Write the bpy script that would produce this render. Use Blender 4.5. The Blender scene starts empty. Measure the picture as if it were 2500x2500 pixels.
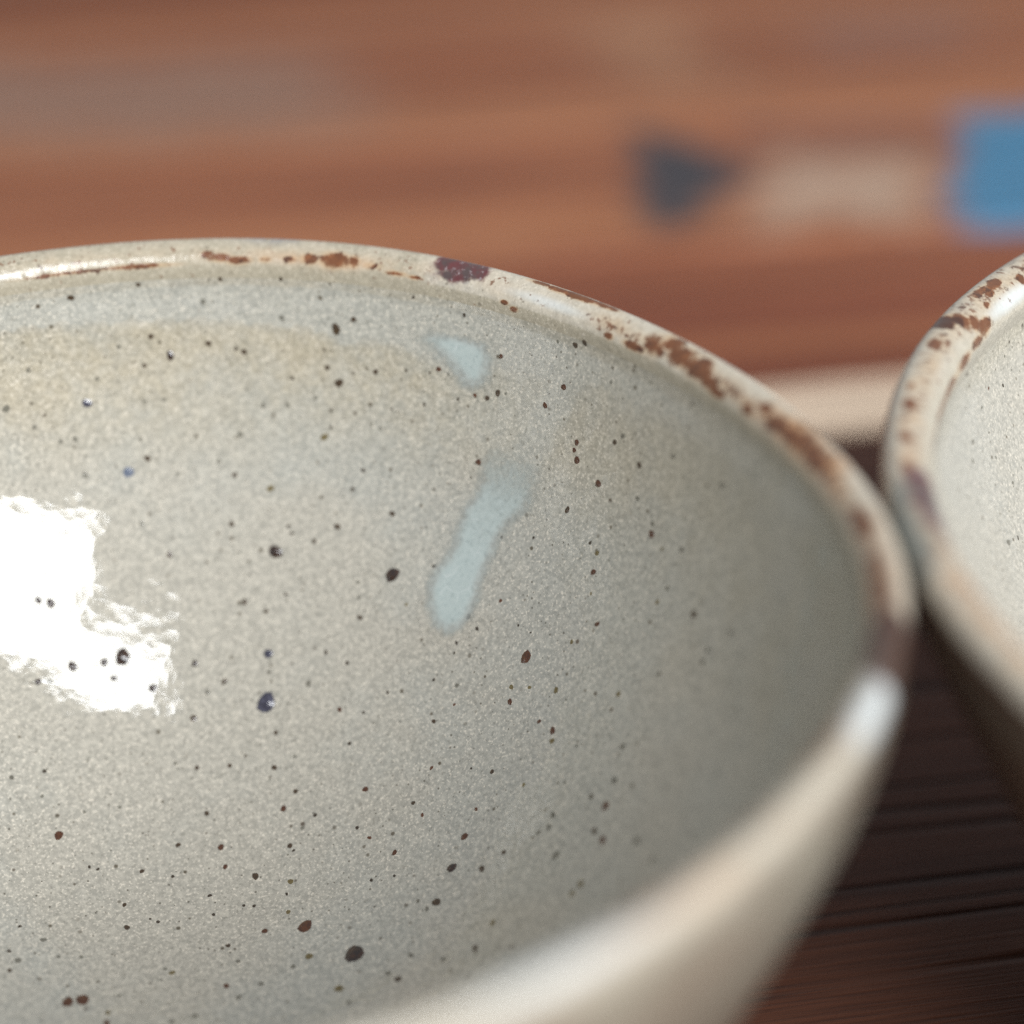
import bpy, math, random
import numpy as np
from mathutils import Vector, Matrix

sc = bpy.context.scene
R = 0.075                    # rim radius of the front bowl in metres
H = 0.98 * R                 # height of the rims above the tabletop

# ------------------------------------------------------------------ camera
cam_data = bpy.data.cameras.new("camera")
cam = bpy.data.objects.new("camera", cam_data)
sc.collection.objects.link(cam)
sc.camera = cam
YAW, PITCH = 0.1912, 0.5127
cam.location = (0.0, -2.7319 * R, H + 1.5695 * R)
cam.rotation_euler = (math.pi / 2 - PITCH, 0.0, -YAW)
cam_data.sensor_fit = 'HORIZONTAL'
cam_data.sensor_width = 36.0
cam_data.lens = 2.4 * 36.0
cam_data.clip_start = 0.005
cam_data.clip_end = 20.0
cam_data.dof.use_dof = True
cam_data.dof.focus_distance = 3.83 * R
cam_data.dof.aperture_fstop = 6.5
cam_data.dof.aperture_blades = 0

# ------------------------------------------------------------------ room light
world = bpy.data.worlds.new("World")
sc.world = world
world.use_nodes = True
bg = world.node_tree.nodes["Background"]
bg.inputs[0].default_value = (0.95, 0.97, 1.0, 1)
bg.inputs[1].default_value = 0.50

# the window: unseen, split into two staggered lamps that shape its highlight in the bowl
aim = Vector((0, 0.02, H))
mid = Vector((0.34, -0.80, H + 0.94))
q = (aim - mid).to_track_quat('-Z', 'Y')
for px, py, length in ((0.115, -0.485, 1.15), (-0.060, -0.096, 1.20)):
    win = bpy.data.lights.new("window_light", 'AREA')
    win.shape = 'RECTANGLE'
    win.size, win.size_y = length, 0.23
    win.energy = 22.0
    win.color = (0.965, 0.985, 1.0)
    wo = bpy.data.objects.new("window_light", win)
    sc.collection.objects.link(wo)
    wo.location = mid + q @ Vector((px, py, 0))
    wo.rotation_euler = q.to_euler()
    wo.rotation_euler.rotate_axis('Z', math.radians(-33.5))

sc.view_settings.view_transform = 'Standard'
sc.view_settings.look = 'None'
sc.view_settings.exposure = 0.0
sc.view_settings.gamma = 1.0
sc.cycles.use_denoising = False            # sensor-like grain instead of a smeared denoise
sc.cycles.caustics_reflective = False
sc.cycles.caustics_refractive = False
sc.cycles.blur_glossy = 3.0
sc.cycles.sample_clamp_indirect = 1.0
sc.cycles.sample_clamp_direct = 3.5
sc.cycles.max_bounces = 8
sc.cycles.transparent_max_bounces = 12

# ------------------------------------------------------------------ helpers
def smooth01(x):
    x = np.clip(x, 0, 1)
    return x * x * (3 - 2 * x)

def link(o, parent=None):
    sc.collection.objects.link(o)
    if parent is not None:
        o.parent = parent
    return o

def grid_mesh(name, V, closed, mat, normals=None, attrs=None, flip=False, keep=None):
    """V: (rows, cols, 3) array of points -> one quad mesh with smooth shading."""
    n, m = V.shape[:2]
    idx = np.arange(n * m).reshape(n, m)
    if closed:
        nx = np.roll(idx, -1, axis=1)
        q = np.stack([idx[:-1], nx[:-1], nx[1:], idx[1:]], -1).reshape(-1, 4)
    else:
        q = np.stack([idx[:-1, :-1], idx[:-1, 1:], idx[1:, 1:], idx[1:, :-1]], -1).reshape(-1, 4)
    if keep is not None:
        q = q[keep[q].any(axis=1)]
        used = np.unique(q)
        remap = -np.ones(n * m, int)
        remap[used] = np.arange(len(used))
        q = remap[q]
    else:
        used = np.arange(n * m)
    if normals is not None:                      # wind the faces the way the given normals point
        Pf, Nf = V.reshape(-1, 3), normals.reshape(-1, 3)[used]
        Pu = Pf[used]
        k = len(q) // 2
        fn = np.cross(Pu[q[:, 1]] - Pu[q[:, 0]], Pu[q[:, 3]] - Pu[q[:, 0]])
        flip = (fn * Nf[q[:, 0]]).sum() < 0
    if flip:
        q = q[:, ::-1]
    me = bpy.data.meshes.new(name)
    P = V.reshape(-1, 3)[used]
    me.vertices.add(len(P))
    me.vertices.foreach_set("co", P.astype(np.float32).ravel())
    me.loops.add(q.size)
    me.loops.foreach_set("vertex_index", q.astype(np.int32).ravel())
    me.polygons.add(len(q))
    me.polygons.foreach_set("loop_start", np.arange(0, q.size, 4, dtype=np.int32))
    me.polygons.foreach_set("loop_total", np.full(len(q), 4, dtype=np.int32))
    me.update(calc_edges=True)
    me.polygons.foreach_set("use_smooth", np.ones(len(q), dtype=bool))
    for k, A in (attrs or {}).items():
        at = me.attributes.new(k, 'FLOAT_COLOR', 'POINT')
        at.data.foreach_set("color", A.reshape(-1, 4)[used].astype(np.float32).ravel())
    if normals is not None:
        N = normals.reshape(-1, 3)[used]
        N = N / np.maximum(np.linalg.norm(N, axis=1, keepdims=True), 1e-9)
        me.normals_split_custom_set_from_vertices(N.tolist())
    me.materials.append(mat)
    return me

def spline(ctrl, n):
    """natural cubic through (u, r) control points, sampled at n even arc steps"""
    ctrl = np.array(ctrl, float)
    t = np.r_[0, np.cumsum(np.hypot(*np.diff(ctrl, axis=0).T))]
    N = len(t); h = np.diff(t); A = np.eye(N); b = np.zeros((N, 2))
    for i in range(1, N - 1):
        A[i, i-1] = h[i-1]; A[i, i] = 2 * (h[i-1] + h[i]); A[i, i+1] = h[i]
        b[i] = 6 * ((ctrl[i+1] - ctrl[i]) / h[i] - (ctrl[i] - ctrl[i-1]) / h[i-1])
    M = np.linalg.solve(A, b)
    tt = np.linspace(0, t[-1], n)
    k = np.clip(np.searchsorted(t, tt, side='right') - 1, 0, N - 2)
    a = ((t[k+1] - tt) / h[k])[:, None]; bb = ((tt - t[k]) / h[k])[:, None]; hh = h[k][:, None]
    P = a * ctrl[k] + bb * ctrl[k+1] + ((a**3 - a) * M[k] + (bb**3 - bb) * M[k+1]) * hh**2 / 6
    return tt, P

class NT:
    """tiny node-graph helper"""
    def __init__(self, name):
        self.mat = bpy.data.materials.new(name)
        self.mat.use_nodes = True
        self.t = self.mat.node_tree
        self.t.nodes.clear()
        self.out = self.t.nodes.new("ShaderNodeOutputMaterial")
        self.co = self.t.nodes.new("ShaderNodeTexCoord").outputs["Object"]
    def n(self, typ, ins=None, **props):
        nd = self.t.nodes.new("ShaderNode" + typ)
        for k, v in props.items():
            setattr(nd, k, v)
        for k, v in (ins or {}).items():
            self.set(nd.inputs[k], v)
        return nd
    def set(self, sock, v):
        if isinstance(v, bpy.types.NodeSocket):
            self.t.links.new(v, sock)
        elif isinstance(v, tuple) and len(v) == 3 and sock.type == 'RGBA':
            sock.default_value = (*v, 1)
        else:
            sock.default_value = v
    def math(self, op, a, b=0.0, c=0.0, clamp=False):
        nd = self.n("Math", operation=op, use_clamp=clamp)
        for s, v in zip(nd.inputs, (a, b, c)):
            self.set(s, v)
        return nd.outputs[0]
    def ramp(self, v, lo, hi, a=0.0, b=1.0):
        nd = self.n("MapRange", interpolation_type='SMOOTHSTEP')
        for k, x in (("Value", v), ("From Min", lo), ("From Max", hi), ("To Min", a), ("To Max", b)):
            self.set(nd.inputs[k], x)
        return nd.outputs[0]
    def noise(self, scale, detail=2.0, rough=0.5, vec=None, dist=0.0):
        nd = self.n("TexNoise", {"Vector": vec or self.co, "Scale": scale, "Detail": detail, "Roughness": rough, "Distortion": dist})
        return nd.outputs["Fac"]
    def voro(self, scale, vec=None, feature='F1', rnd=1.0):
        return self.n("TexVoronoi", {"Vector": vec or self.co, "Scale": scale, "Randomness": rnd}, feature=feature)
    def mix(self, f, a, b, mode='MIX'):
        nd = self.n("Mix", data_type='RGBA', blend_type=mode)
        self.set(nd.inputs["Factor"], f)
        self.set(nd.inputs["A"], a); self.set(nd.inputs["B"], b)
        return nd.outputs["Result"]
    def attr(self, name):
        a = self.n("Attribute", attribute_name=name)
        s = self.n("SeparateColor", {"Color": a.outputs["Color"]})
        return s.outputs[0], s.outputs[1], s.outputs[2], a.outputs["Alpha"]
    def scaled(self, s):
        return self.n("VectorMath", {0: self.co, 1: s}, operation='MULTIPLY').outputs[0]
    def bump(self, h, dist, strength=1.0, prev=None):
        nd = self.n("Bump", {"Height": h, "Distance": dist, "Strength": strength})
        if prev is not None:
            self.set(nd.inputs["Normal"], prev)
        return nd.outputs[0]
    def principled(self, **k):
        p = self.n("BsdfPrincipled")
        for key, v in k.items():
            self.set(p.inputs[key.replace("_", " ")], v)
        return p.outputs[0]
    def surface(self, s):
        self.t.links.new(s, self.out.inputs["Surface"])
        return self.mat

# ------------------------------------------------------------------ glaze materials
def grain(t, col, amt=1.0):
    """granular stoneware glaze: pale grains, grey-green clouding, dense pin specks"""
    g1 = t.noise(1650, 3, 0.65)
    g2 = t.noise(3300, 1, 0.5)
    col = t.mix(t.ramp(g1, 0.30, 0.72, 0.0, 0.85), t.mix(0.40 * amt, col, (0.125, 0.12, 0.10)), t.mix(0.32 * amt, col, (0.52, 0.48, 0.40)))
    pale = t.ramp(g2, 0.60, 0.70, 0.0, 0.55 * amt)
    col = t.mix(pale, col, (0.55, 0.50, 0.42))
    dark = t.ramp(t.noise(2500, 1, 0.5, vec=t.scaled((1.0, 1.0, 1.0001))), 0.39, 0.29, 0.0, 0.35 * amt)
    col = t.mix(dark, col, (0.10, 0.095, 0.075))
    # pin specks of two sizes
    v = t.voro(620)
    pick = t.n("SeparateColor", {"Color": v.outputs["Color"]}).outputs[0]
    rad = t.math('MULTIPLY', t.ramp(pick, 0.30, 1.0, 0.0, 1.0), 0.23)
    m = t.math('MULTIPLY', t.ramp(t.math('DIVIDE', v.outputs["Distance"], t.math('ADD', rad, 0.001)), 1.0, 0.45, 0.0, 1.0 * amt), t.ramp(t.noise(330, 1), 0.3, 0.62, 0.25, 1.0))
    col = t.mix(m, col, (0.075, 0.062, 0.042))
    v = t.voro(1350)
    pick = t.n("SeparateColor", {"Color": v.outputs["Color"]}).outputs[2]
    rad = t.math('MULTIPLY', t.ramp(pick, 0.45, 1.0, 0.0, 1.0), 0.25)
    m = t.ramp(t.math('DIVIDE', v.outputs["Distance"], t.math('ADD', rad, 0.001)), 1.0, 0.5, 0.0, 0.85 * amt)
    col = t.mix(m, col, (0.070, 0.062, 0.046))
    v = t.voro(310)
    pick = t.n("SeparateColor", {"Color": v.outputs["Color"]}).outputs[1]
    rad = t.math('MULTIPLY', t.ramp(pick, 0.55, 1.0, 0.0, 1.0), 0.12)
    m = t.ramp(t.math('DIVIDE', v.outputs["Distance"], t.math('ADD', rad, 0.001)), 1.0, 0.5, 0.0, 0.92 * amt)
    return t.mix(m, col, (0.06, 0.045, 0.03))

def glaze_bump(t, k=1.0):
    b = t.bump(t.noise(480, 2, 0.5), 0.000028 * k, 1.0)
    b = t.bump(t.noise(190, 2, 0.55), 0.00013 * k, 1.0, b)
    return t.bump(t.noise(80, 1, 0.5), 0.00030 * k, 1.0, b)

def inner_glaze(name, warm, cool, ochre, pool):
    t = NT(name)
    po, oc, ol, _ = t.attr("mask")
    n1 = t.noise(28, 3, 0.55)
    n2 = t.noise(75, 3, 0.6)
    n3 = t.noise(230, 3, 0.65)
    n4 = t.noise(620, 2, 0.6)
    col = t.mix(t.ramp(t.math('ADD', t.math('MULTIPLY', n1, 0.6), t.math('MULTIPLY', n2, 0.4)), 0.40, 0.60), cool, warm)
    oc2 = t.math('MULTIPLY', oc, t.ramp(t.math('ADD', n2, t.math('MULTIPLY', n4, 0.5)), 0.50, 0.95, 0.35, 1.0))
    col = t.mix(oc2, col, ochre)
    col = t.mix(t.math('MULTIPLY', ol, t.ramp(n2, 0.35, 0.65, 0.3, 1.0)), col, (0.215, 0.200, 0.145))
    jag = t.math('ADD', po, t.math('ADD', t.math('MULTIPLY', t.math('SUBTRACT', n3, 0.5), 0.55), t.math('MULTIPLY', t.math('SUBTRACT', n4, 0.5), 0.35)))
    col = t.mix(t.ramp(jag, 0.36, 0.66, 0.0, 0.80), col, pool)
    col = grain(t, col)
    sh = t.principled(Base_Color=col, Roughness=0.05, IOR=1.56, Normal=glaze_bump(t))
    return t.surface(sh)

def rim_glaze(name, cream, base, k=1.0):
    t = NT(name)
    ru, dk, pu, cr = t.attr("stain")
    te, gr, og, sf = t.attr("tint")
    n3 = t.noise(260, 3, 0.6)
    n4 = t.noise(620, 3, 0.65, dist=0.4)
    n5 = t.noise(1500, 2, 0.6)
    col = t.mix(t.ramp(t.math('ADD', cr, t.math('MULTIPLY', t.math('SUBTRACT', n3, 0.5), 0.8)), 0.25, 0.75), base, cream)
    col = t.mix(t.math('MULTIPLY', gr, t.ramp(n4, 0.35, 0.6)), col, (0.17, 0.17, 0.19))
    col = t.mix(t.ramp(t.math('ADD', te, t.math('MULTIPLY', t.math('SUBTRACT', n3, 0.5), 0.5)), 0.25, 0.62, 0.0, 0.92), col, (0.075, 0.105, 0.108))
    col = grain(t, col, 0.55)
    col = t.mix(t.ramp(t.math('ADD', sf, t.math('MULTIPLY', t.math('SUBTRACT', n3, 0.5), 0.3)), 0.2, 0.75, 0.0, 0.9), col, (0.46, 0.49, 0.49))  # pale bluish glaze, including the highlight painted on the near crest
    # warm bleed round the iron stain
    col = t.mix(t.ramp(t.math('ADD', ru, t.math('MULTIPLY', t.math('SUBTRACT', n3, 0.5), 0.6)), 0.04, 0.62, 0.0, 0.70), col, (0.34, 0.235, 0.135))
    col = t.mix(t.math('MULTIPLY', og, t.ramp(n3, 0.3, 0.6)), col, (0.36, 0.18, 0.075))
    # broken iron stain itself
    s = t.math('ADD', ru, t.math('ADD', t.math('MULTIPLY', t.math('SUBTRACT', n4, 0.5), 1.35), t.math('MULTIPLY', t.math('SUBTRACT', n5, 0.5), 0.55)))
    rust = t.mix(t.ramp(t.math('ADD', n4, t.math('MULTIPLY', t.math('SUBTRACT', n5, 0.5), 0.6)), 0.44, 0.66), (0.150, 0.052, 0.018), (0.050, 0.016, 0.008))
    rust = t.mix(t.ramp(dk, 0.2, 0.9), rust, (0.022, 0.009, 0.006))
    col = t.mix(t.ramp(s, 0.36, 0.62, 0.0, 0.94), col, rust)
    fs = t.math('ADD', t.noise(950, 2, 0.6), t.math('MULTIPLY', ru, 0.40))
    col = t.mix(t.ramp(fs, 0.68, 0.80, 0.0, 0.8), col, (0.11, 0.042, 0.018))
    d = t.math('ADD', dk, t.math('MULTIPLY', t.math('SUBTRACT', n4, 0.5), 0.9))
    col = t.mix(t.ramp(d, 0.48, 0.62, 0.0, 0.95), col, (0.045, 0.017, 0.010))
    # copper-purple bloom with pale crystals
    p = t.math('ADD', pu, t.math('MULTIPLY', t.math('SUBTRACT', n4, 0.5), 0.75))
    purple = t.mix(t.ramp(n3, 0.42, 0.58), (0.045, 0.028, 0.030), (0.075, 0.013, 0.018))
    purple = t.mix(t.ramp(n5, 0.56, 0.70, 0.0, 0.6), purple, (0.26, 0.225, 0.235))
    col = t.mix(t.ramp(p, 0.16, 0.58, 0.0, 0.95), col, purple)
    b = t.bump(t.noise(380, 2, 0.5), 0.00024 * k, 1.0)
    b = t.bump(n5, 0.00004 * k, 1.0, b)
    sh = t.principled(Base_Color=col, Roughness=0.25, IOR=1.5, Normal=b)
    return t.surface(sh)

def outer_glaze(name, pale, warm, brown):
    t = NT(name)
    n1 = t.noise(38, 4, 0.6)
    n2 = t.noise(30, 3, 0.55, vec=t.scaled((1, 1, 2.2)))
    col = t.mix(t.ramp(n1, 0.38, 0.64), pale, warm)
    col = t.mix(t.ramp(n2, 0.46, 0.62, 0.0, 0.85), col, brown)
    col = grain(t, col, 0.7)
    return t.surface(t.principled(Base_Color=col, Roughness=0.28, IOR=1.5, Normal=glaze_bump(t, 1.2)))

def bare_clay():
    t = NT("bare clay")
    col = t.mix(t.noise(300, 4, 0.6), (0.30, 0.17, 0.10), (0.20, 0.11, 0.07))
    return t.surface(t.principled(Base_Color=col, Roughness=0.85, Normal=t.bump(t.noise(900, 3, 0.6), 0.0002)))

def covered(t, shader, cover):
    tr = t.n("BsdfTransparent").outputs[0]
    mx = t.n("MixShader", {0: cover})
    t.t.links.new(tr, mx.inputs[1]); t.t.links.new(shader, mx.inputs[2])
    return mx.outputs[0]

def drip_glaze():
    t = NT("celadon drip")
    cv, th, _, _ = t.attr("cover")
    n3 = t.noise(420, 3, 0.65)
    n4 = t.noise(1500, 2, 0.6)
    col = t.mix(t.ramp(th, 0.2, 1.0), (0.315, 0.332, 0.312), (0.355, 0.415, 0.405))
    col = t.mix(t.ramp(n4, 0.35, 0.7, 0.0, 0.5), col, (0.42, 0.47, 0.455))
    col = t.mix(t.ramp(n4, 0.42, 0.30, 0.0, 0.35), col, (0.20, 0.235, 0.235))
    wv = t.n("VectorMath", {0: t.co, 1: t.n("VectorMath", {0: t.n("TexNoise", {"Vector": t.co, "Scale": 300.0, "Detail": 2.0}).outputs["Color"], 1: (0.0024, 0.0024, 0.0024)}, operation='MULTIPLY').outputs[0]}, operation='ADD').outputs[0]
    ed = t.voro(300, vec=wv, feature='DISTANCE_TO_EDGE').outputs["Distance"]
    crack = t.math('MULTIPLY', t.ramp(ed, 0.026, 0.008), t.math('MULTIPLY', t.ramp(th, 0.6, 1.0, 0.0, 0.5), t.ramp(t.noise(330, 1), 0.50, 0.62)))
    col = t.mix(crack, col, (0.52, 0.56, 0.55))
    c = t.math('ADD', cv, t.math('MULTIPLY', t.math('SUBTRACT', n3, 0.5), 0.5))
    c = t.math('ADD', c, t.math('MULTIPLY', t.math('SUBTRACT', n4, 0.5), 0.25))
    fac = t.math('MULTIPLY', t.ramp(c, 0.15, 0.95, 0.0, 0.78), t.ramp(cv, 0.0, 0.2))
    sh = t.principled(Base_Color=col, Roughness=0.14, IOR=1.55, Normal=glaze_bump(t, 0.6))
    return t.surface(covered(t, sh, fac))

def spot_glaze(name, a, b, top, rough=0.14):
    t = NT(name)
    cv, _, _, _ = t.attr("cover")
    n = t.noise(2.2, 3, 0.6)
    col = t.mix(t.ramp(n, 0.38, 0.66), a, b)
    c = t.math('ADD', cv, t.math('MULTIPLY', t.math('SUBTRACT', t.noise(3.5, 2, 0.6), 0.5), 0.35))
    fac = t.math('MULTIPLY', t.math('MULTIPLY', t.ramp(c, 0.12, 0.55), t.ramp(cv, 0.0, 0.2)), top)
    return t.surface(covered(t, t.principled(Base_Color=col, Roughness=rough, IOR=1.5), fac))

SPOT = {
    'k': spot_glaze("iron black speck", (0.030, 0.022, 0.014), (0.060, 0.035, 0.018), 0.94),
    'r': spot_glaze("iron rust speck", (0.075, 0.028, 0.012), (0.040, 0.017, 0.010), 0.95),
    'b': spot_glaze("iron bead", (0.016, 0.013, 0.013), (0.042, 0.022, 0.014), 0.98, 0.10),
    'p': spot_glaze("blue black bead", (0.022, 0.021, 0.032), (0.06, 0.06, 0.085), 0.94, 0.12),
    'o': spot_glaze("olive speck", (0.13, 0.10, 0.035), (0.085, 0.060, 0.020), 0.78),
    'g': spot_glaze("buried grey speck", (0.13, 0.125, 0.10), (0.10, 0.09, 0.07), 0.60),
    'u': spot_glaze("blue speck", (0.075, 0.092, 0.13), (0.11, 0.125, 0.16), 0.90),
}

# ------------------------------------------------------------------ tabletop of old planks
def plank_mat(name, a, b, dark, ring=1.0, rough=0.5, groove=0.0, seed=0.0, paint=False):
    t = NT(name)
    off = t.n("VectorMath", {0: t.co, 1: (seed, seed * 1.7, seed * .3)}, operation='ADD').outputs[0]
    st = t.n("VectorMath", {0: off, 1: (5.0, 110.0, 60.0)}, operation='MULTIPLY').outputs[0]
    fine = t.n("VectorMath", {0: off, 1: (40.0, 1500.0, 800.0)}, operation='MULTIPLY').outputs[0]
    broad = t.n("VectorMath", {0: off, 1: (2.0, 48.0, 20.0)}, operation='MULTIPLY').outputs[0]
    n1 = t.noise(1.0, 3, 0.55, vec=st, dist=0.6)
    n2 = t.noise(1.0, 3, 0.6, vec=fine)
    n3 = t.noise(1.0, 2, 0.5, vec=broad, dist=0.5)
    col = t.mix(t.ramp(n3, 0.35, 0.65), a, b)
    col = t.mix(t.ramp(n2, 0.35, 0.72, 0.0, 0.45), col, dark)
    if groove:       # thin dark growth-ring lines
        ln = t.n("VectorMath", {0: off, 1: (3.0, 95.0, 40.0)}, operation='MULTIPLY').outputs[0]
        rings = t.math('PINGPONG', t.math('MULTIPLY', t.noise(1.0, 2, 0.45, vec=ln, dist=0.5), 4.0), 0.5)
        g = t.math('MULTIPLY', t.ramp(rings, 0.15, 0.0), t.ramp(n1, 0.25, 0.5, 0.35, 1.0))
    else:
        g = t.ramp(n1, 0.47, 0.37)
    col = t.mix(t.math('MULTIPLY', g, (0.62 if groove else 0.75) * ring), col, dark)
    if paint:
        pr, pg, pb, pa = t.attr("paint")
        pc = t.n("CombineColor", {0: pr, 1: pg, 2: pb}).outputs[0]
        worn = t.math('ADD', pa, t.math('MULTIPLY', t.math('SUBTRACT', t.noise(160, 4, 0.65), 0.5), 0.9))
        col = t.mix(t.ramp(worn, 0.16, 0.88, 0.0, 0.95), col, pc)
    bp = t.bump(t.math('ADD', t.math('MULTIPLY', g, -1.0), t.math('MULTIPLY', n2, -0.25)), 0.0012, 0.8)
    return t.surface(t.principled(Base_Color=col, Roughness=rough, Normal=bp, Specular_IOR_Level=0.14))

# patches of leftover paint on the reclaimed boards: polygon (mm), colour, strength, softness (mm)
PAINT = [
    ([(125, 292), (118, 270), (115, 237), (123, 240), (140, 262)], (0.033, 0.037, 0.045), 1.25, 11),
    ([(196, 285), (174, 226), (360, 214), (360, 272)], (0.044, 0.158, 0.268), 1.2, 12),
    ([(143, 270), (131, 232), (165, 226), (174, 230), (189, 266)], (0.341, 0.244, 0.180), 0.72, 16),
    ([(146, 287), (143, 277), (184, 273), (190, 286)], (0.123, 0.065, 0.055), 0.80, 11),
    ([(-140, 380), (-140, 312), (62, 296), (73, 318), (68, 360)], (0.218, 0.137, 0.102), 0.66, 28),
    ([(118, 384), (124, 312), (158, 308), (158, 376)], (0.318, 0.184, 0.108), 0.55, 28),
    ([(176, 362), (174, 326), (226, 326), (226, 360)], (0.182, 0.105, 0.085), 0.55, 19),
    ([(20, 240), (26, 224), (90, 222), (94, 238)], (0.306, 0.149, 0.078), 0.5, 19),
]

def poly_sd(X, Y, poly):
    """signed distance, positive inside"""
    poly = np.array(poly, float)
    d = np.full(X.shape, 1e9); inside = np.zeros(X.shape, bool)
    for (x0, y0), (x1, y1) in zip(poly, np.roll(poly, -1, axis=0)):
        ex, ey = x1 - x0, y1 - y0
        tt = np.clip(((X - x0) * ex + (Y - y0) * ey) / (ex * ex + ey * ey), 0, 1)
        d = np.minimum(d, np.hypot(X - x0 - tt * ex, Y - y0 - tt * ey))
        with np.errstate(divide='ignore', invalid='ignore'):
            cr = ((y0 > Y) != (y1 > Y)) & (X < (x1 - x0) * (Y - y0) / (y1 - y0 + 1e-12) + x0)
        inside ^= cr
    return np.where(inside, d, -d)

tabletop = bpy.data.objects.new("tabletop", None)
link(tabletop)
tabletop["kind"] = "structure"
tabletop["label"] = "reddish brown tabletop of old boards, dark in front and paint-stained behind"
PLANKS = [   # y0, y1 (m), z of the top, material arguments
    (-0.420, -0.1335, 0.0, dict(a=(0.095, 0.035, 0.018), b=(0.064, 0.023, 0.014), dark=(0.015, 0.006, 0.005), groove=1, seed=3.1, rough=0.55)),
    (-0.1315, 0.1450, 0.0, dict(a=(0.108, 0.040, 0.022), b=(0.071, 0.026, 0.016), dark=(0.015, 0.006, 0.005), groove=1, seed=0.4, rough=0.55)),
    (0.1462, 0.1640, 0.0007, dict(a=(0.80, 0.64, 0.485), b=(0.72, 0.545, 0.40), dark=(0.50, 0.34, 0.24), ring=0.3, seed=5.0, rough=0.5)),
    (0.1655, 0.2235, 0.0, dict(a=(0.269, 0.098, 0.045), b=(0.170, 0.051, 0.027), dark=(0.126, 0.041, 0.024), ring=0.7, seed=6.3, paint=True)),
    (0.2250, 0.2905, 0.0004, dict(a=(0.314, 0.129, 0.061), b=(0.207, 0.069, 0.034), dark=(0.137, 0.047, 0.026), ring=0.7, seed=7.7, paint=True)),
    (0.2920, 0.3820, 0.0, dict(a=(0.219, 0.074, 0.033), b=(0.308, 0.131, 0.064), dark=(0.137, 0.047, 0.026), ring=0.7, seed=9.2, paint=True)),
    (0.3835, 0.4700, -0.0003, dict(a=(0.226, 0.078, 0.033), b=(0.157, 0.051, 0.024), dark=(0.088, 0.030, 0.016), seed=11.9, paint=True)),
    (0.4715, 0.5600, 0.0, dict(a=(0.251, 0.092, 0.043), b=(0.201, 0.067, 0.032), dark=(0.126, 0.040, 0.019), seed=14.4, paint=True)),
]
for i, (y0, y1, z, kw) in enumerate(PLANKS):
    x0, x1 = -0.45 - 0.01 * (i % 2), 0.62 + 0.008 * (i % 3)
    ch = 0.0012                                        # worn arris
    ny = max(6, int((y1 - y0) / 0.0022)) if kw.get('paint') else 6
    ys = np.r_[y0, y0, y0 + ch * .35, np.linspace(y0 + ch, y1 - ch, ny), y1 - ch * .35, y1, y1]
    zs = np.r_[z - 0.024, z - ch, z - ch * .35, np.full(ny, z), z - ch * .35, z - ch, z - 0.024]
    nx = 420 if kw.get('paint') else 60
    xs = np.linspace(x0, x1, nx)
    V = np.zeros((len(ys), nx, 3))
    V[..., 0] = xs[None]; V[..., 1] = ys[:, None]; V[..., 2] = zs[:, None]
    # the underside and ends close the board
    attrs = None
    if kw.get('paint'):
        X, Y = V[..., 0] * 1000, V[..., 1] * 1000
        col = np.zeros(V.shape[:2] + (4,)); col[..., :3] = 0.2
        for poly, c, st, soft in PAINT:
            Xw = X + 1.5 * np.sin(Y * .13 + 1) + 1.2 * np.sin(Y * .31 + X * .05); Yw = Y + 1.5 * np.sin(X * .11) + 1.2 * np.sin(X * .27 + 2)
            m = smooth01(poly_sd(Xw, Yw, poly) / (2 * soft) + 0.5) * st
            up = m > col[..., 3]
            col[..., :3][up] = c
            col[..., 3] = np.maximum(col[..., 3], m)
        attrs = {"paint": col}
    mat = plank_mat("plank wood %d" % i, **kw)
    me = grid_mesh("plank", V, False, mat, attrs=attrs)
    link(bpy.data.objects.new("plank", me), tabletop)

# ------------------------------------------------------------------ bowls
NTH = 720
TH = np.linspace(0, 2 * np.pi, NTH, endpoint=False)

class Bowl:
    """profile lengths are in units of the bowl's own radius scale; z is measured down from the crest"""
    def __init__(self, name, loc, scale, harm, lip, inner, outer, foot_u, zs):
        self.scale, self.harm, self.zs = scale, harm, zs
        self.s0 = 0.0
        self.lip, self.inner, self.outer, self.foot_u = lip, inner, outer, foot_u
        self.root = bpy.data.objects.new(name, None)
        self.root.empty_display_size = 0.02
        link(self.root)
        self.root.location = loc
    def wob(self, th):
        a = self.harm
        return sum(a[2*i] * np.cos((i+2) * th) + a[2*i+1] * np.sin((i+2) * th) for i in range(len(a) // 2))
    def at(self, th, u, r):
        """cylinder profile point -> metres, bowl-local, z up from the table"""
        fade = np.clip(1 - u / self.inner[-1][0], 0, 1)
        rr = self.scale * (r + self.wob(th) * fade) * R
        # faint throwing rings and hand-made unevenness of the crest
        zz = H - self.zs * u * R + R * 0.0022 * np.sin(3 * th + 1.1) * np.clip(1 - u / 0.3, 0, 1) * 0
        return np.stack([rr * np.cos(th), rr * np.sin(th), zz + 0 * rr], -1)
    def surface(self, us, rs, th=None):
        th = TH if th is None else th
        T, U = np.meshgrid(th, us); _, RR = np.meshgrid(th, rs)
        return self.at(T, U, RR)
    def normals(self, us, rs, outward):
        us = np.array(us); rs = np.array(rs)
        du = np.gradient(us) * self.zs; dr = np.gradient(rs) * self.scale
        # tangent (dr, -du) in (radial, z)
        nr, nz = du, dr
        L = np.hypot(nr, nz) + 1e-12
        nr, nz = nr / L, nz / L
        s = 1 if outward else -1
        N = np.zeros((len(us), NTH, 3))
        N[..., 0] = s * nr[:, None] * np.cos(TH); N[..., 1] = s * nr[:, None] * np.sin(TH); N[..., 2] = s * nz[:, None]
        return N

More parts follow.
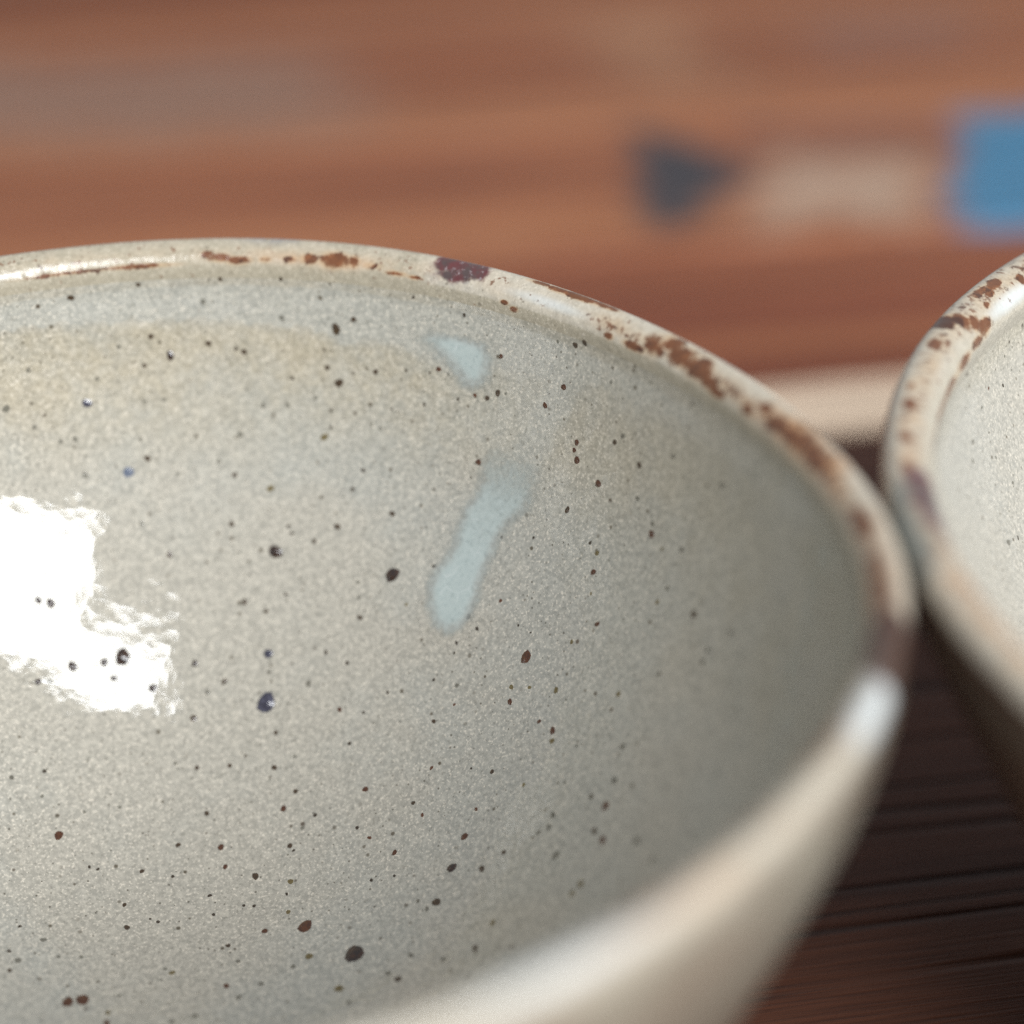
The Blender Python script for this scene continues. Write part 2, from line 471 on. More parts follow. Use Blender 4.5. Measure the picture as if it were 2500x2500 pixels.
def build_bowl(B, mats, mask_fn, stain_fn):
    cr, cu, lip_pts = B.lip
    # one continuous profile (inner floor -> lip -> outer wall) so that normals run across the part borders
    T_in, P_in = spline(B.inner, 170)
    lip = spline(lip_pts, 64)[1]               # wiped rim: inner bevel, narrow crest, rounded outer edge
    T_out, P_out = spline(B.outer, 90)
    prof = np.concatenate([P_in[::-1], lip[1:-1], P_out])
    nN = B.normals(prof[:, 0], prof[:, 1], True)
    # direction: along the profile from the floor outward the normal (du, dr) points into the bowl / up / out
    a, b = len(P_in), len(P_in) + len(lip) - 2
    parts = {"inner_wall": (0, a + 1), "rim": (a - 1 + 1, b + 1), "outer_wall": (b, len(prof))}
    V = B.surface(prof[:, 0], prof[:, 1])
    # check sense of the normals at the lip top (must point up)
    k = (a + b) // 2
    if nN[k, 0, 2] < 0:
        nN = -nN
    nN[0] = (0, 0, 1)
    for nm, (i0, i1) in parts.items():
        attrs = None
        if nm == "inner_wall":
            s = (T_in[::-1])[:, None] if i1 - i0 == a else np.r_[T_in[::-1], 0.0][:, None]
            s = s + B.s0
            attrs = {"mask": mask_fn(np.degrees(TH)[None, :] + 0 * s, s + 0 * TH[None, :])}
        if nm == "rim":
            # finer mesh of its own for the stains
            th = np.linspace(0, 2 * np.pi, 1800, endpoint=False)
            uu, rr = lip[:, 0], lip[:, 1]
            ph = np.unwrap(np.arctan2(cu - uu, cr - rr))      # angle round the lip: 0 inside, 90 crest, 180 outside
            Vr = B.surface(uu, rr, th)
            Nr = np.zeros(Vr.shape)
            nlip = nN[a - 1:b + 1, 0]
            Nr[..., 0] = nlip[:, 0][:, None] * np.cos(th); Nr[..., 1] = nlip[:, 0][:, None] * np.sin(th); Nr[..., 2] = nlip[:, 2][:, None]
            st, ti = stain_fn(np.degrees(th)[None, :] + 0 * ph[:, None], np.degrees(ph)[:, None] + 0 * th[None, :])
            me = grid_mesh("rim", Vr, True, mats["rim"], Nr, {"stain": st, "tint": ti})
        elif nm == "inner_wall":
            Vi, Ni = B.surface(P_in[::-1, 0], P_in[::-1, 1]), nN[:a]
            me = grid_mesh(nm, Vi, True, mats["inner"], Ni, {"mask": attrs["mask"][:a]})
        else:
            Vo = B.surface(P_out[:, 0], P_out[:, 1]); No = nN[b:b + len(P_out)]
            me = grid_mesh(nm, Vo, True, mats["outer"], No)
        link(bpy.data.objects.new(nm, me), B.root)
    # foot ring: unglazed, standing on the table
    u0, r0 = P_out[-1]
    fo = np.array([(u0 - 0.004, r0 - 0.03), (u0 + 0.012, r0 - 0.05), (B.foot_u - 0.006, r0 - 0.065), (B.foot_u, r0 - 0.075), (B.foot_u, r0 - 0.115),
                   (B.foot_u - 0.008, r0 - 0.125), (u0 + 0.004, r0 - 0.14), (u0 - 0.002, 0.02)])
    me = grid_mesh("foot_ring", B.surface(fo[:, 0], fo[:, 1]), True, mats["foot"])
    link(bpy.data.objects.new("foot_ring", me), B.root)
    lid = np.array([(u0, r0), (u0 - 0.001, r0 - 0.06)])
    B.T_in, B.P_in = T_in + B.s0, P_in

def surf_point(B, th_deg, s, lift=0.0):
    """point and normal on the inner wall"""
    th = math.radians(th_deg)
    T, P = B.T_in, B.P_in
    u = float(np.interp(s, T, P[:, 0])); r = float(np.interp(s, T, P[:, 1]))
    e = 0.004
    u1 = float(np.interp(s + e, T, P[:, 0])); r1 = float(np.interp(s + e, T, P[:, 1]))
    u0 = float(np.interp(s - e, T, P[:, 0])); r0 = float(np.interp(s - e, T, P[:, 1]))
    p = B.at(np.array(th), np.array(u), np.array(r))
    dn = B.at(np.array(th), np.array(u1), np.array(r1)) - B.at(np.array(th), np.array(u0), np.array(r0))
    dt = B.at(np.array(th + .004), np.array(u), np.array(r)) - B.at(np.array(th - .004), np.array(u), np.array(r))
    n = np.cross(dn, dt); n /= np.linalg.norm(n) + 1e-12
    c = np.array([0, 0, H]) - p
    if n @ c < 0:
        n = -n
    return p + n * lift, n, dn / (np.linalg.norm(dn) + 1e-12)

# ---- masks of the two bowls
def gauss(th, ph, L):
    out = np.zeros(np.broadcast(th, ph).shape)
    for t0, p0, st, sp, a in L:
        d = (th - t0 + 180) % 360 - 180
        out = np.maximum(out, a * np.exp(-0.5 * (d / st) ** 2 - 0.5 * ((ph - p0) / sp) ** 2))
    return out

def mask_front(th, s):
    d = (th + 180) % 360 - 180
    low = np.interp(d, [-180, -60, 20, 40, 44, 48, 51, 54, 57, 61, 63.5, 64.8, 66, 68, 72, 77, 85, 92, 98, 130, 180],
                    [.06, .06, .05, .072, .077, .084, .126, .104, .092, .084, .095, .099, .083, .076, .076, .067, .065, .058, .056, .06, .06])
    wig = 0.004 * np.sin(d * 1.9) + 0.003 * np.sin(d * 4.7 + 1)
    amt = np.interp(d, [-180, 10, 35, 50, 180], [.5, .35, .55, 1, 1])
    pool = smooth01((low + wig - s) / 0.022 + 0.5) * smooth01((s + 0.002) / 0.03) * amt
    # faint pale run leading down to the long drip
    run = np.interp(s, [.05, .12, .18, .25], [39.3, 40.8, 42.0, 43.4])
    pool = np.maximum(pool, 0.72 * np.exp(-0.5 * ((d - run) / 2.3) ** 2) * smooth01((0.42 - s) / 0.12) * smooth01((s - .03) / .04))
    ochre = smooth01((s - low + 0.01) / 0.03) * smooth01((0.34 - s) / 0.20) * np.interp(d, [-180, -20, 20, 34, 46, 56, 110, 180], [.25, .25, .35, .5, .35, .75, .8, .3])
    ochre = np.maximum(ochre, 0.45 * smooth01((0.035 - s) / 0.03))
    ochre = np.maximum(ochre, 0.5 * np.exp(-0.5 * ((d - 34) / 4) ** 2 - 0.5 * ((s - 0.11) / 0.06) ** 2))
    olive = smooth01((40 - d) / 40) * smooth01((0.5 - s) / 0.4) * 0.75
    return np.stack([pool, ochre, olive, np.ones_like(pool)], -1)

def mask_back(th, s):
    pool = 0.35 * np.exp(-0.5 * ((s - 0.16) / 0.08) ** 2)
    ochre = 0.5 * smooth01((0.05 - s) / 0.04)
    return np.stack([pool, ochre, 0 * pool, np.ones_like(pool)], -1)

def stain_front(th, ph):
    rust = gauss(th, ph, [
        (91, 2, 4, 9, .55), (84, 4, 3, 9, .75), (79.5, 130, .6, 12, .8),
        (76.3, 28, .8, 16, .95), (74.6, 18, .9, 14, 1.0), (77.6, 45, .4, 14, .8), (72, 22, .5, 12, .7), (69.6, 28, .6, 14, .6),
        (67.8, 35, .7, 22, .8), (65.4, 38, 1.2, 28, .95), (63.6, 40, .5, 25, .75), (61.5, 30, 1.0, 16, .55), (59.2, 12, .9, 9, .85), (57.4, 8, .6, 8, .8),
        (45, 112, 1.0, 7, .8), (43, 108, 1.0, 9, .95), (40.5, 108, 1.8, 9, 1.05), (37.6, 112, 1.4, 8, .9),
        (47.7, -8, .3, 6, 1.1), (46.6, -22, .3, 6, 1.1), (35.4, 6, .42, 10, 1.05), (32.2, 10, 1.1, 13, 1.1), (30, 50, 1.1, 34, .85), (28.4, 85, 1.2, 25, .85), (26.4, 60, 1.6, 34, .9), (24, 55, 1.5, 36, .95), (22.2, 30, 1.0, 22, 1.0), (20.9, 12, 1.0, 14, 1.1),
        (16.2, 28, .9, 20, .8), (14.6, 70, 1.0, 22, .75), (12, 55, 1.6, 34, .7), (9, 60, 2.4, 42, .74), (5.5, 62, 2.4, 40, .78), (2.0, 58, 1.8, 32, .62),
        (-5.5, 62, 2.0, 28, 1.0), (-12.2, 62, 2.0, 24, 1.0), (-16, 66, 2.2, 28, 1.05), (-20, 70, 1.8, 34, .95), (-36, 60, 3.0, 30, .8), (-47, 50, 2.0, 30, .85), (-58, 70, 2.6, 34, .8), (-74, 60, 2.4, 30, .8),
        (120, 50, 3, 25, .8), (150, 60, 4, 25, .7), (190, 50, 5, 25, .75), (235, 60, 3, 25, .7)])
    d0 = (th + 180) % 360 - 180
    rust = np.maximum(rust, np.interp(d0, [-180, -40, -26, -18, 36, 40, 56, 80, 180], [.30, .22, .30, .40, .40, .12, .22, .22, .30]) * np.exp(-0.5 * ((ph - 52) / 34) ** 2))
    dark = gauss(th, ph, [(-22.8, 90, 2.9, 60, 1.5), (-24.2, 150, 3.0, 52, 1.5), (74.2, 12, .5, 10, .7), (31.4, 8, .8, 8, .75), (64.2, 40, .4, 14, .6), (21.5, 60, .7, 16, .6), (160, 60, 2, 40, .9)])
    purple = gauss(th, ph, [(54.6, 95, .9, 30, .95), (53.1, 82, 1.1, 36, 1.05), (51.5, 95, .9, 30, 1.0), (53.9, 45, 1.0, 24, .85)])
    d = (th + 180) % 360 - 180
    cream = np.interp(d, [-180, -70, -40, 5, 47, 52, 58, 100, 180], [.6, .7, .95, .8, .95, .8, .42, .30, .5]) * smooth01((ph + 25) / 30)
    grey = gauss(th, ph, [(71.5, 118, 2.0, 16, .8), (53.8, 30, 1.8, 20, .6)])
    pale = gauss(th, ph, [(-31, 125, 3.4, 50, 1.0), (-64, 100, 8, 40, .8), (43, 45, 5, 26, .55), (70, 20, 4, 12, .3)])  # first two: window highlight on pale glaze, painted into the near rim
    org = gauss(th, ph, [(9, 60, 4.5, 40, .85), (4, 60, 3, 40, .9), (-13, 62, 6, 34, .6), (-36, 70, 4, 30, .30), (-55, 120, 8, 30, .3), (66, 32, 5, 20, .35)])
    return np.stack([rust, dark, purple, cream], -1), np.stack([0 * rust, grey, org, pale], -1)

def stain_back(th, ph):
    rust = gauss(th, ph, [
        (130.3, 62, .35, 12, 1.1), (133.4, 92, .9, 12, 1.0), (134.8, 80, .5, 10, .9), (136.4, 62, .35, 8, .95), (135.4, 100, 1.2, 10, .8),
        (141.6, 112, .7, 22, 1.15), (140.6, 78, .6, 22, 1.15), (139.6, 50, .6, 18, 1.1), (138.4, 22, .8, 16, 1.2), (140.6, 4, .9, 9, .95),
        (144, -2, 1.4, 10, .95), (148.6, -6, 1.8, 9, 1.0), (152.5, -8, 2.2, 9, .90), (157.5, -9, 3.0, 8, .75), (163, -10, 3.0, 8, .6),
        (145.8, 98, .6, 12, 1.05), (153.2, 104, .5, 10, .7), (156, 96, .7, 12, 1.0), (161, 98, .7, 12, 1.0), (165.6, 98, .7, 12, 1.0),
        (182, 40, 2.0, 26, .55), (60, 60, 4, 30, .8), (250, 60, 4, 30, .8), (300, 60, 4, 30, .8)])
    rust = np.maximum(rust, .34 * np.exp(-0.5 * ((ph - 80) / 34) ** 2) + 0 * th)
    dark = gauss(th, ph, [(142.1, 118, .9, 26, 1.15), (141, 85, .6, 18, .9), (188, 182, 14, 20, 1.3)])
    purple = gauss(th, ph, [(170.2, 34, 2.4, 40, 1.6), (172.8, 8, 2.4, 26, 1.6), (167.6, 60, 1.6, 30, 1.3)])
    cream = 0.85 * smooth01((ph + 25) / 25) * np.ones_like(th)
    pale = gauss(th, ph, [(148, 50, 6, 30, .3), (133, 30, 4, 25, .7)])
    teal = gauss(th, ph, [(170.5, 100, 2.8, 36, 1.0), (174.5, 150, 3.6, 44, 1.1)])
    grey = gauss(th, ph, [(140, 100, 2, 20, .3)])
    org = gauss(th, ph, [(181.5, 45, 2.6, 34, 1.0), (187, 45, 3.4, 34, 1.1), (180.5, 70, 3, 40, .5), (163, 95, 5, 18, .25)])
    return np.stack([rust, dark, purple, cream], -1), np.stack([teal, grey, org, pale], -1)

clay = bare_clay()
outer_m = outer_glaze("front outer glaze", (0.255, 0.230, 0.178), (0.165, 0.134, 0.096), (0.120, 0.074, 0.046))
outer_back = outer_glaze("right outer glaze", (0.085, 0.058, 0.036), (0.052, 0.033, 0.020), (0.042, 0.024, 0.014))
front = Bowl("stoneware_bowl", (0, 0, 0), 1.009793,
             [0.0025456, 0.0153168, -0.0031721, -0.0037446, 0.0003349, -0.0044151, 0.0043551, -0.0044535],
             (.972, .029, [(.052, .9475), (.040, .9480), (.028, .9505), (.017, .9565), (.009, .9645), (.003, .9745), (0, .9835), (.0022, .9925), (.010, .9988), (.022, 1.0008), (.0365, 1.0)]),
             [(.052, .9475), (.065, .947), (.09, .942), (.15, .928), (.25, .898), (.35, .857), (.45, .80), (.55, .73), (.65, .645), (.74, .55), (.81, .44), (.855, .31), (.876, .15), (.88, 0.0)],
             [(.0365, 1.0), (.08, .998), (.15, .985), (.3, .933), (.45, .872), (.6, .80), (.75, .70), (.86, .60), (.92, .53)], .98, 1.0)
build_bowl(front, {"inner": inner_glaze("front bowl glaze", (0.308, 0.291, 0.250), (0.288, 0.289, 0.262), (0.315, 0.266, 0.178), (0.300, 0.300, 0.270)),
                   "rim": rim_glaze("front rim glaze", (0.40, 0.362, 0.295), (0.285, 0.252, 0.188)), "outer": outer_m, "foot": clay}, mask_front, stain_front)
front.root["label"] = "speckled grey-beige stoneware bowl in front with two pale blue glaze drips inside"
front.root["category"] = "bowl"
front.root["group"] = "stoneware bowls side by side"

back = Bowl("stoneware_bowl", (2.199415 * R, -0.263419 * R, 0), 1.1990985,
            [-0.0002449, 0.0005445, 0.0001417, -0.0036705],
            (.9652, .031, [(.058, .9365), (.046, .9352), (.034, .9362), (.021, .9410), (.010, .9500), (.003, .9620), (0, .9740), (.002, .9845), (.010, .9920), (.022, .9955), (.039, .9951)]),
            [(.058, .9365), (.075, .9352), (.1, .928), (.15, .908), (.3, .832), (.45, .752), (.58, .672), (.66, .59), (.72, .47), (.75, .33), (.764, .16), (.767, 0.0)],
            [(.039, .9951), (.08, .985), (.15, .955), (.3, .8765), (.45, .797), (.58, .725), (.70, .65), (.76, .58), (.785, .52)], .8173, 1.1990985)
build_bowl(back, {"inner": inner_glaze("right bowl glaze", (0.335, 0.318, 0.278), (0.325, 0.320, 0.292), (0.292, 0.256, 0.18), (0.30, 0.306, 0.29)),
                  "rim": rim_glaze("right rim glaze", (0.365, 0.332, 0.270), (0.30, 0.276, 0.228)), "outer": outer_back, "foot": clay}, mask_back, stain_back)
back.root["label"] = "paler stoneware bowl at the right edge, its rim touching the front bowl"
back.root["category"] = "bowl"
back.root["group"] = "stoneware bowls side by side"

# ------------------------------------------------------------------ glaze drips
drip_m = drip_glaze()
def add_drip(B, poly, fade, soft, thick, step_t=0.12, step_s=0.0018):
    poly = np.array(poly, float)
    k = 1.6 / 75 * 180 / math.pi / 1.6           # degrees of arc per mm at the wall (about)
    mm = np.stack([poly[:, 0] * math.radians(1) * 0.9 * 75, poly[:, 1] * 75], -1)
    th = np.arange(poly[:, 0].min() - 2.2, poly[:, 0].max() + 2.2, step_t)
    s = np.arange(max(0.004, poly[:, 1].min() - 0.03), poly[:, 1].max() + 0.03, step_s)
    TT, SS = np.meshgrid(th, s)
    X, Y = TT * math.radians(1) * 0.9 * 75, SS * 75
    X = X + 0.20 * np.sin(Y * 0.9 + 1) + 0.08 * np.sin(Y * 2.3)
    sd = poly_sd(X, Y, mm)
    f = fade(TT, SS)
    cov = smooth01(sd / (2 * soft) + 0.68) * f
    hgt = smooth01(sd / 2.0 + 0.3) * f
    V = np.zeros(TT.shape + (3,))
    u = np.interp(SS, B.T_in, B.P_in[:, 0]); r = np.interp(SS, B.T_in, B.P_in[:, 1])
    V = B.at(np.radians(TT), u, r)
    gs, gt = np.gradient(V, axis=0), np.gradient(V, axis=1)
    N = np.cross(gs, gt); N /= np.linalg.norm(N, axis=-1, keepdims=True)
    c = np.array([0, 0, H]) - V
    N *= np.sign((N * c).sum(-1, keepdims=True))
    V = V + N * (0.00003 + thick * hgt)[..., None]
    A = np.stack([cov, hgt, hgt, np.ones_like(cov)], -1)
    me = grid_mesh("glaze_drip", V, False, drip_m, None, {"cover": A}, keep=(cov > 0.004).ravel())
    return link(bpy.data.objects.new("glaze_drip", me), B.root)

d1 = add_drip(front, [(57.5, .079), (55.8, .056), (53.5, .056), (51.2, .056), (49.4, .060), (49.1, .074), (49.2, .099), (49.5, .116), (50.2, .124), (51.0, .123), (52.1, .109), (52.9, .096), (53.9, .088), (55.3, .084)],
              lambda t, s: smooth01((59 - t) / 6.5) * smooth01((s - .036) / .03), 1.7, 0.00008)
d1["label"] = "short tapering pale blue drip just under the rim"
d2 = add_drip(front, [(46.6, .19), (43.4, .18), (40.7, .22), (40.7, .262), (42.2, .304), (43.4, .338), (44.0, .371), (44.3, .407), (44.0, .441), (44.4, .473), (44.9, .498), (46.3, .511), (48.0, .506), (49.5, .482), (50.0, .454), (49.5, .426), (48.8, .401), (48.6, .365), (48.3, .329), (47.7, .288)],
              lambda t, s: np.interp(s, [.18, .23, .29, .39, .43], [0, .50, .78, .92, 1.0]), 1.7, 0.00009)
d2["label"] = "long pale blue drip running down the inner wall"

# ------------------------------------------------------------------ iron spots
def spot_mesh(seed, flat=1.0):
    rg = random.Random(seed)
    n = 10
    ph = [rg.uniform(0, 6.28) for _ in range(3)]
    el = rg.uniform(1.0, 1.22)
    verts, cov = [(0, 0, 0.30 * flat)], [1.0]
    for rad, h, c in ((0.66, 0.24, 1.0), (1.0, 0.07, 0.92), (1.34, 0.0, 0.0)):
        for i in range(n):
            a = 2 * math.pi * i / n
            w = 1 + 0.10 * math.sin(2 * a + ph[0]) + 0.08 * math.sin(3 * a + ph[1]) + 0.05 * math.sin(5 * a + ph[2])
            verts.append((rad * w * el * math.cos(a), rad * w / el * math.sin(a), h * flat))
            cov.append(c)
    faces = [(0, 1 + i, 1 + (i + 1) % n) for i in range(n)]
    for k in range(2):
        for i in range(n):
            j = (i + 1) % n
            faces.append((1 + k*n + i, 1 + (k+1)*n + i, 1 + (k+1)*n + j, 1 + k*n + j))
    return verts, faces, cov

VAR = [spot_mesh(s) for s in range(7)]
cache = {}
def spot_data(kind, v):
    if (kind, v) not in cache:
        verts, faces, cov = VAR[v]
        me = bpy.data.meshes.new("iron_spot")
        me.from_pydata(verts, [], faces)
        at = me.attributes.new("cover", 'FLOAT_COLOR', 'POINT')
        at.data.foreach_set("color", np.repeat(np.array(cov)[:, None], 4, 1).astype(np.float32).ravel())
        me.polygons.foreach_set("use_smooth", np.ones(len(faces), dtype=bool))
        me.materials.append(SPOT[kind])
        cache[(kind, v)] = me
    return cache[(kind, v)]

def parse(txt):
    out = []
    for w in txt.split():
        a, s, r = w[1:].split(',')
        out.append((w[0], float(a), float(s), float(r)))
    return out

def frame(B, th, s, r, spin, dome):
    p, n, dn = surf_point(B, th, s, 0.00001)
    z = Vector(n); x = Vector(dn); x = (x - z * x.dot(z)).normalized(); y = z.cross(x)
    M = Matrix((x, y, z)).transposed().to_4x4() @ Matrix.Rotation(spin, 4, 'Z')
    M = Matrix.Translation(Vector(p)) @ M @ Matrix.Diagonal((r, r, r * dome, 1))
    return M

FRONT_SPOTS = (
    "p68.4,0.689,0.98 b29.0,1.026,0.95 b88.5,0.612,0.79 b55.2,0.453,0.72 b69.7,0.445,0.68 r45.4,1.030,0.68 "
    "r115.8,1.186,0.64 r34.4,0.498,0.60 u86.3,0.312,0.56 r121.2,1.177,0.56 k65.0,0.076,0.51 b26.8,0.831,0.48 "
    "p90.0,0.193,0.47 p69.1,0.610,0.47 r10.9,0.596,0.46 b95.2,0.616,0.46 r102.6,0.884,0.45 b81.4,0.126,0.44 "
    "k64.4,0.163,0.44 k24.3,0.885,0.44 o22.5,1.081,0.43 g12.2,0.704,0.43 b96.7,0.508,0.42 b84.6,0.667,0.42 "
    "r7.3,0.630,0.42 g2.4,0.583,0.41 g98.2,0.183,0.39 r24.7,0.229,0.39 k15.1,0.289,0.38 o4.7,0.694,0.38 "
    "o65.5,0.253,0.37 r33.3,0.202,0.37 b91.0,0.617,0.37 o38.2,1.071,0.37 r28.6,0.782,0.37 r36.6,0.183,0.36 "
    "k62.9,0.973,0.36 k14.7,1.003,0.36 g-2.4,0.571,0.36 o70.9,0.343,0.35 g17.4,0.096,0.35 r25.6,0.571,0.35 "
    "k78.8,0.719,0.35 r113.2,1.248,0.34 k9.6,0.633,0.34 k9.8,0.883,0.34 k84.2,0.292,0.33 g8.9,0.266,0.33 "
    "g10.8,0.333,0.33 b78.9,0.630,0.33 g123.8,1.065,0.33 k21.8,0.802,0.33 o4.5,0.713,0.33 k90.6,0.018,0.32 "
    "k47.3,0.127,0.32 r48.1,0.243,0.32 b98.1,0.500,0.32 b100.1,0.630,0.32 g62.9,0.650,0.32 r71.8,0.931,0.32 "
    "g74.4,0.257,0.31 k82.1,0.451,0.31 r39.9,0.082,0.31 k39.3,0.011,0.31 k38.2,0.001,0.31 k36.2,0.262,0.31 "
    "r30.4,0.330,0.31 g10.9,0.314,0.31 k77.6,0.108,0.30 k74.1,0.122,0.30 g90.9,0.309,0.30 k62.9,0.394,0.30 "
    "k28.8,0.144,0.30 k56.8,0.358,0.30 k44.1,0.480,0.30 g20.1,0.221,0.30 g12.3,0.560,0.30 g13.9,0.604,0.30 "
    "b89.9,0.645,0.30 k74.7,0.659,0.30 r49.2,0.790,0.30 r61.9,0.854,0.30 r54.8,1.178,0.30 g46.5,1.190,0.30 "
    "g59.6,1.249,0.30 g16.7,0.684,0.30 g17.4,0.667,0.30 g12.4,0.562,0.30 g14.5,0.516,0.30 g18.4,0.967,0.30 "
    "g12.3,0.932,0.30 g17.9,1.010,0.30 o11.8,0.841,0.30 r41.7,0.121,0.29 r37.1,0.157,0.29 r33.7,0.571,0.29 "
    "o28.2,0.517,0.29 o54.9,0.968,0.29 k92.7,1.071,0.29 r54.4,1.062,0.29 g78.0,0.039,0.28 g70.4,0.064,0.28 "
    "k63.3,0.057,0.28 k83.2,0.093,0.28 g91.6,0.249,0.28 k75.0,0.403,0.28 k60.7,0.137,0.28 r54.1,0.114,0.28 "
    "k32.5,0.130,0.28 g24.8,0.103,0.28 k62.8,0.394,0.28 r27.1,0.396,0.28 g20.1,0.285,0.28 g15.7,0.396,0.28 "
    "o19.5,0.462,0.28 o24.8,0.584,0.28 g98.5,0.634,0.28 k72.9,0.529,0.28 k65.3,0.791,0.28 o78.2,1.168,0.28 "
    "g43.5,1.151,0.28 g114.7,1.051,0.28 g72.4,1.268,0.28 g14.0,0.604,0.28 k48.4,0.140,0.27 k58.3,0.911,0.27 "
    "r38.4,0.861,0.27 k65.7,0.140,0.26 g72.1,0.209,0.26 g69.6,0.206,0.26 k74.9,0.323,0.26 g31.7,0.115,0.26 "
    "g27.9,0.192,0.26 g25.0,0.214,0.26 o30.8,0.301,0.26 o20.6,0.312,0.26 g17.5,0.667,0.26 g77.0,0.677,0.26 "
    "k58.0,0.531,0.26 g39.5,1.099,0.26 o109.4,1.229,0.26 k20.5,0.761,0.26 g17.6,0.702,0.26 g24.8,0.902,0.26 "
    "g95.5,0.127,0.25 o34.5,0.550,0.25 r57.5,0.681,0.25 k60.7,0.823,0.25 k75.5,0.875,0.25 g107.3,0.771,0.25 "
    "k80.4,0.929,0.25 r70.0,0.964,0.25 g16.0,1.082,0.25 g76.6,0.301,0.24 r37.2,0.170,0.24 k30.8,0.677,0.24 "
    "o51.6,1.018,0.24 k62.3,1.104,0.24 g56.5,1.128,0.24 k84.1,0.006,0.23 k76.3,0.002,0.23 k84.0,0.140,0.23 "
    "g88.8,0.155,0.23 g86.4,0.106,0.23 g82.2,0.198,0.23 g95.6,0.221,0.23 g93.1,0.250,0.23 g84.8,0.260,0.23 "
    "k65.3,0.422,0.23 g85.2,0.397,0.23 r47.5,0.068,0.23 g42.1,0.586,0.23 k43.2,0.652,0.23 g14.6,0.517,0.23 "
    "g68.7,0.640,0.23 k70.1,0.542,0.23 k66.2,0.735,0.23 k72.6,0.795,0.23 k77.9,0.800,0.23 k87.8,0.971,0.23 "
    "o29.3,0.441,0.22 r28.2,0.572,0.22 k92.5,1.028,0.22 k127.6,1.073,0.22 k40.3,0.780,0.22 g27.6,0.902,0.22 "
    "k70.5,0.000,0.21 k74.9,0.117,0.21 k69.2,0.162,0.21 g66.7,0.190,0.21 g84.2,0.199,0.21 g81.0,0.320,0.21 "
    "k60.9,0.298,0.21 k61.8,0.331,0.21 r49.8,0.141,0.21 k60.9,0.298,0.21 k61.4,0.596,0.21 k58.2,0.606,0.21 "
    "k54.5,0.729,0.21 g81.4,0.792,0.21 g59.2,0.476,0.21 g58.7,0.500,0.21 k102.1,0.775,0.21 k52.0,0.019,0.20 "
    "g34.4,0.044,0.20 k32.1,0.292,0.20 k42.4,0.492,0.20 r40.7,0.437,0.20 o32.0,0.536,0.20 r40.3,0.719,0.20 "
    "o24.9,0.664,0.20 r37.7,0.790,0.20 k55.9,0.853,0.20 g81.0,1.160,0.20 k123.9,1.043,0.20 g113.8,1.091,0.20 "
    "g107.8,1.106,0.20 k71.9,1.017,0.20 k47.5,0.851,0.20 g57.3,0.878,0.20 g103.5,0.814,0.20 g107.3,0.771,0.20 "
    "r44.4,0.858,0.20 r29.7,0.738,0.20 k65.0,0.209,0.19 k68.5,0.402,0.19 k68.0,0.413,0.19 g60.6,0.223,0.19 "
    "g59.6,0.227,0.19 k67.9,0.512,0.19 g100.8,1.203,0.19 k57.4,0.007,0.18 k55.2,0.175,0.18 g41.4,0.016,0.18 "
    "k50.4,0.423,0.18 k44.4,0.525,0.18 k45.6,0.592,0.18 k51.4,0.635,0.18 g40.4,0.780,0.18 r29.7,0.738,0.18 "
    "g62.4,0.768,0.18 k81.1,0.984,0.18 k84.2,1.067,0.18 k69.7,1.051,0.18 k60.4,1.024,0.18 k117.8,1.012,0.18 "
    "g97.2,0.855,0.18 g91.0,0.857,0.18 k47.5,0.851,0.18 k39.1,0.916,0.18 g29.5,0.015,0.17 o22.7,0.239,0.17 "
    "g20.9,0.565,0.17 g19.1,0.619,0.17 g20.1,0.627,0.17 k64.9,0.236,0.16 k57.5,0.127,0.16 g53.0,0.119,0.16 "
    "k51.6,0.154,0.16 g46.4,0.124,0.16 k61.7,0.331,0.16 k43.2,0.344,0.16 k39.3,0.325,0.16 k50.3,0.422,0.16 "
    "r41.3,0.615,0.16 o52.5,0.493,0.16 k53.9,0.676,0.16 k57.2,0.917,0.16 k96.9,0.956,0.16 k98.5,0.949,0.16 "
    "k54.3,0.990,0.16 k62.9,1.027,0.16 o29.6,0.361,0.15 k35.5,0.892,0.15 k55.0,0.123,0.14 k58.6,0.193,0.14 "
    "g55.4,0.155,0.14 k44.2,0.541,0.14 k37.2,0.460,0.13 k34.2,0.690,0.13 k86.3,1.060,0.13 k48.6,0.270,0.11 "
    "k35.2,0.461,0.11 "
)
BACK_SPOTS = (
    "g145.1,0.224,0.35 k142.7,0.000,0.33 g144.4,0.083,0.29 g145.7,0.100,0.27 k136.0,0.062,0.20 k142.9,0.234,0.20 "
    "g139.8,0.176,0.20 r138.6,0.049,0.18 g141.1,0.130,0.18 g143.8,0.040,0.17 k131.2,0.007,0.16 g140.7,0.061,0.16 "
    "g140.8,0.096,0.16 k133.5,0.017,0.14 g134.6,0.030,0.14 "
)
rg = random.Random(11)
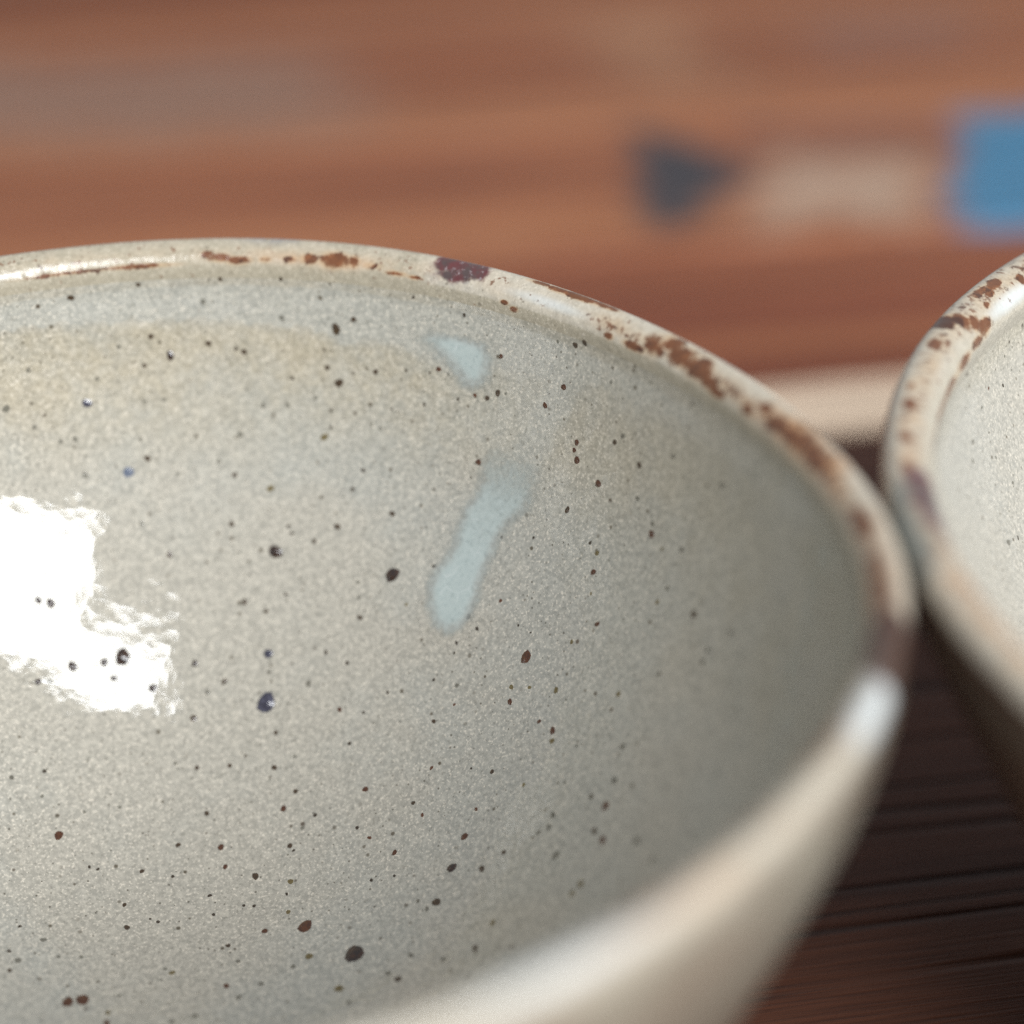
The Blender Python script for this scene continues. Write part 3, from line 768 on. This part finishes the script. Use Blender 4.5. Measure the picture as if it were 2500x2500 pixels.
def add_spots(B, table, big):
    small_v, small_f, small_c, small_k = [], [], [], []
    for kind, th, s, r in table:
        r *= 1.0
        dome = {'b': 1.0, 'p': 0.8, 'r': 0.5}.get(kind, 0.22)
        M = frame(B, th, s, r / 1000, rg.uniform(0, 6.28), dome)
        v = rg.randrange(7)
        if r >= big:
            o = bpy.data.objects.new("iron_spot", spot_data(kind, v))
            link(o, B.root)
            o.matrix_local = M
        else:
            verts, faces, cov = VAR[v]
            off = len(small_v)
            small_v += [tuple(M @ Vector(q)) for q in verts]
            small_f += [tuple(i + off for i in f) for f in faces]
            small_c += cov
            small_k += ["krbpogu".index(kind)] * len(faces)
    if small_v:
        me = bpy.data.meshes.new("iron_speck")
        me.from_pydata(small_v, [], small_f)
        at = me.attributes.new("cover", 'FLOAT_COLOR', 'POINT')
        at.data.foreach_set("color", np.repeat(np.array(small_c)[:, None], 4, 1).astype(np.float32).ravel())
        me.polygons.foreach_set("use_smooth", np.ones(len(small_f), dtype=bool))
        for c in "krbpogu":
            me.materials.append(SPOT[c])
        me.polygons.foreach_set("material_index", np.array(small_k, dtype=np.int32))
        o = link(bpy.data.objects.new("iron_speck", me), B.root)
        o["kind"] = "stuff"
add_spots(front, parse(FRONT_SPOTS), 0.22)
add_spots(back, parse(BACK_SPOTS), 0.26)
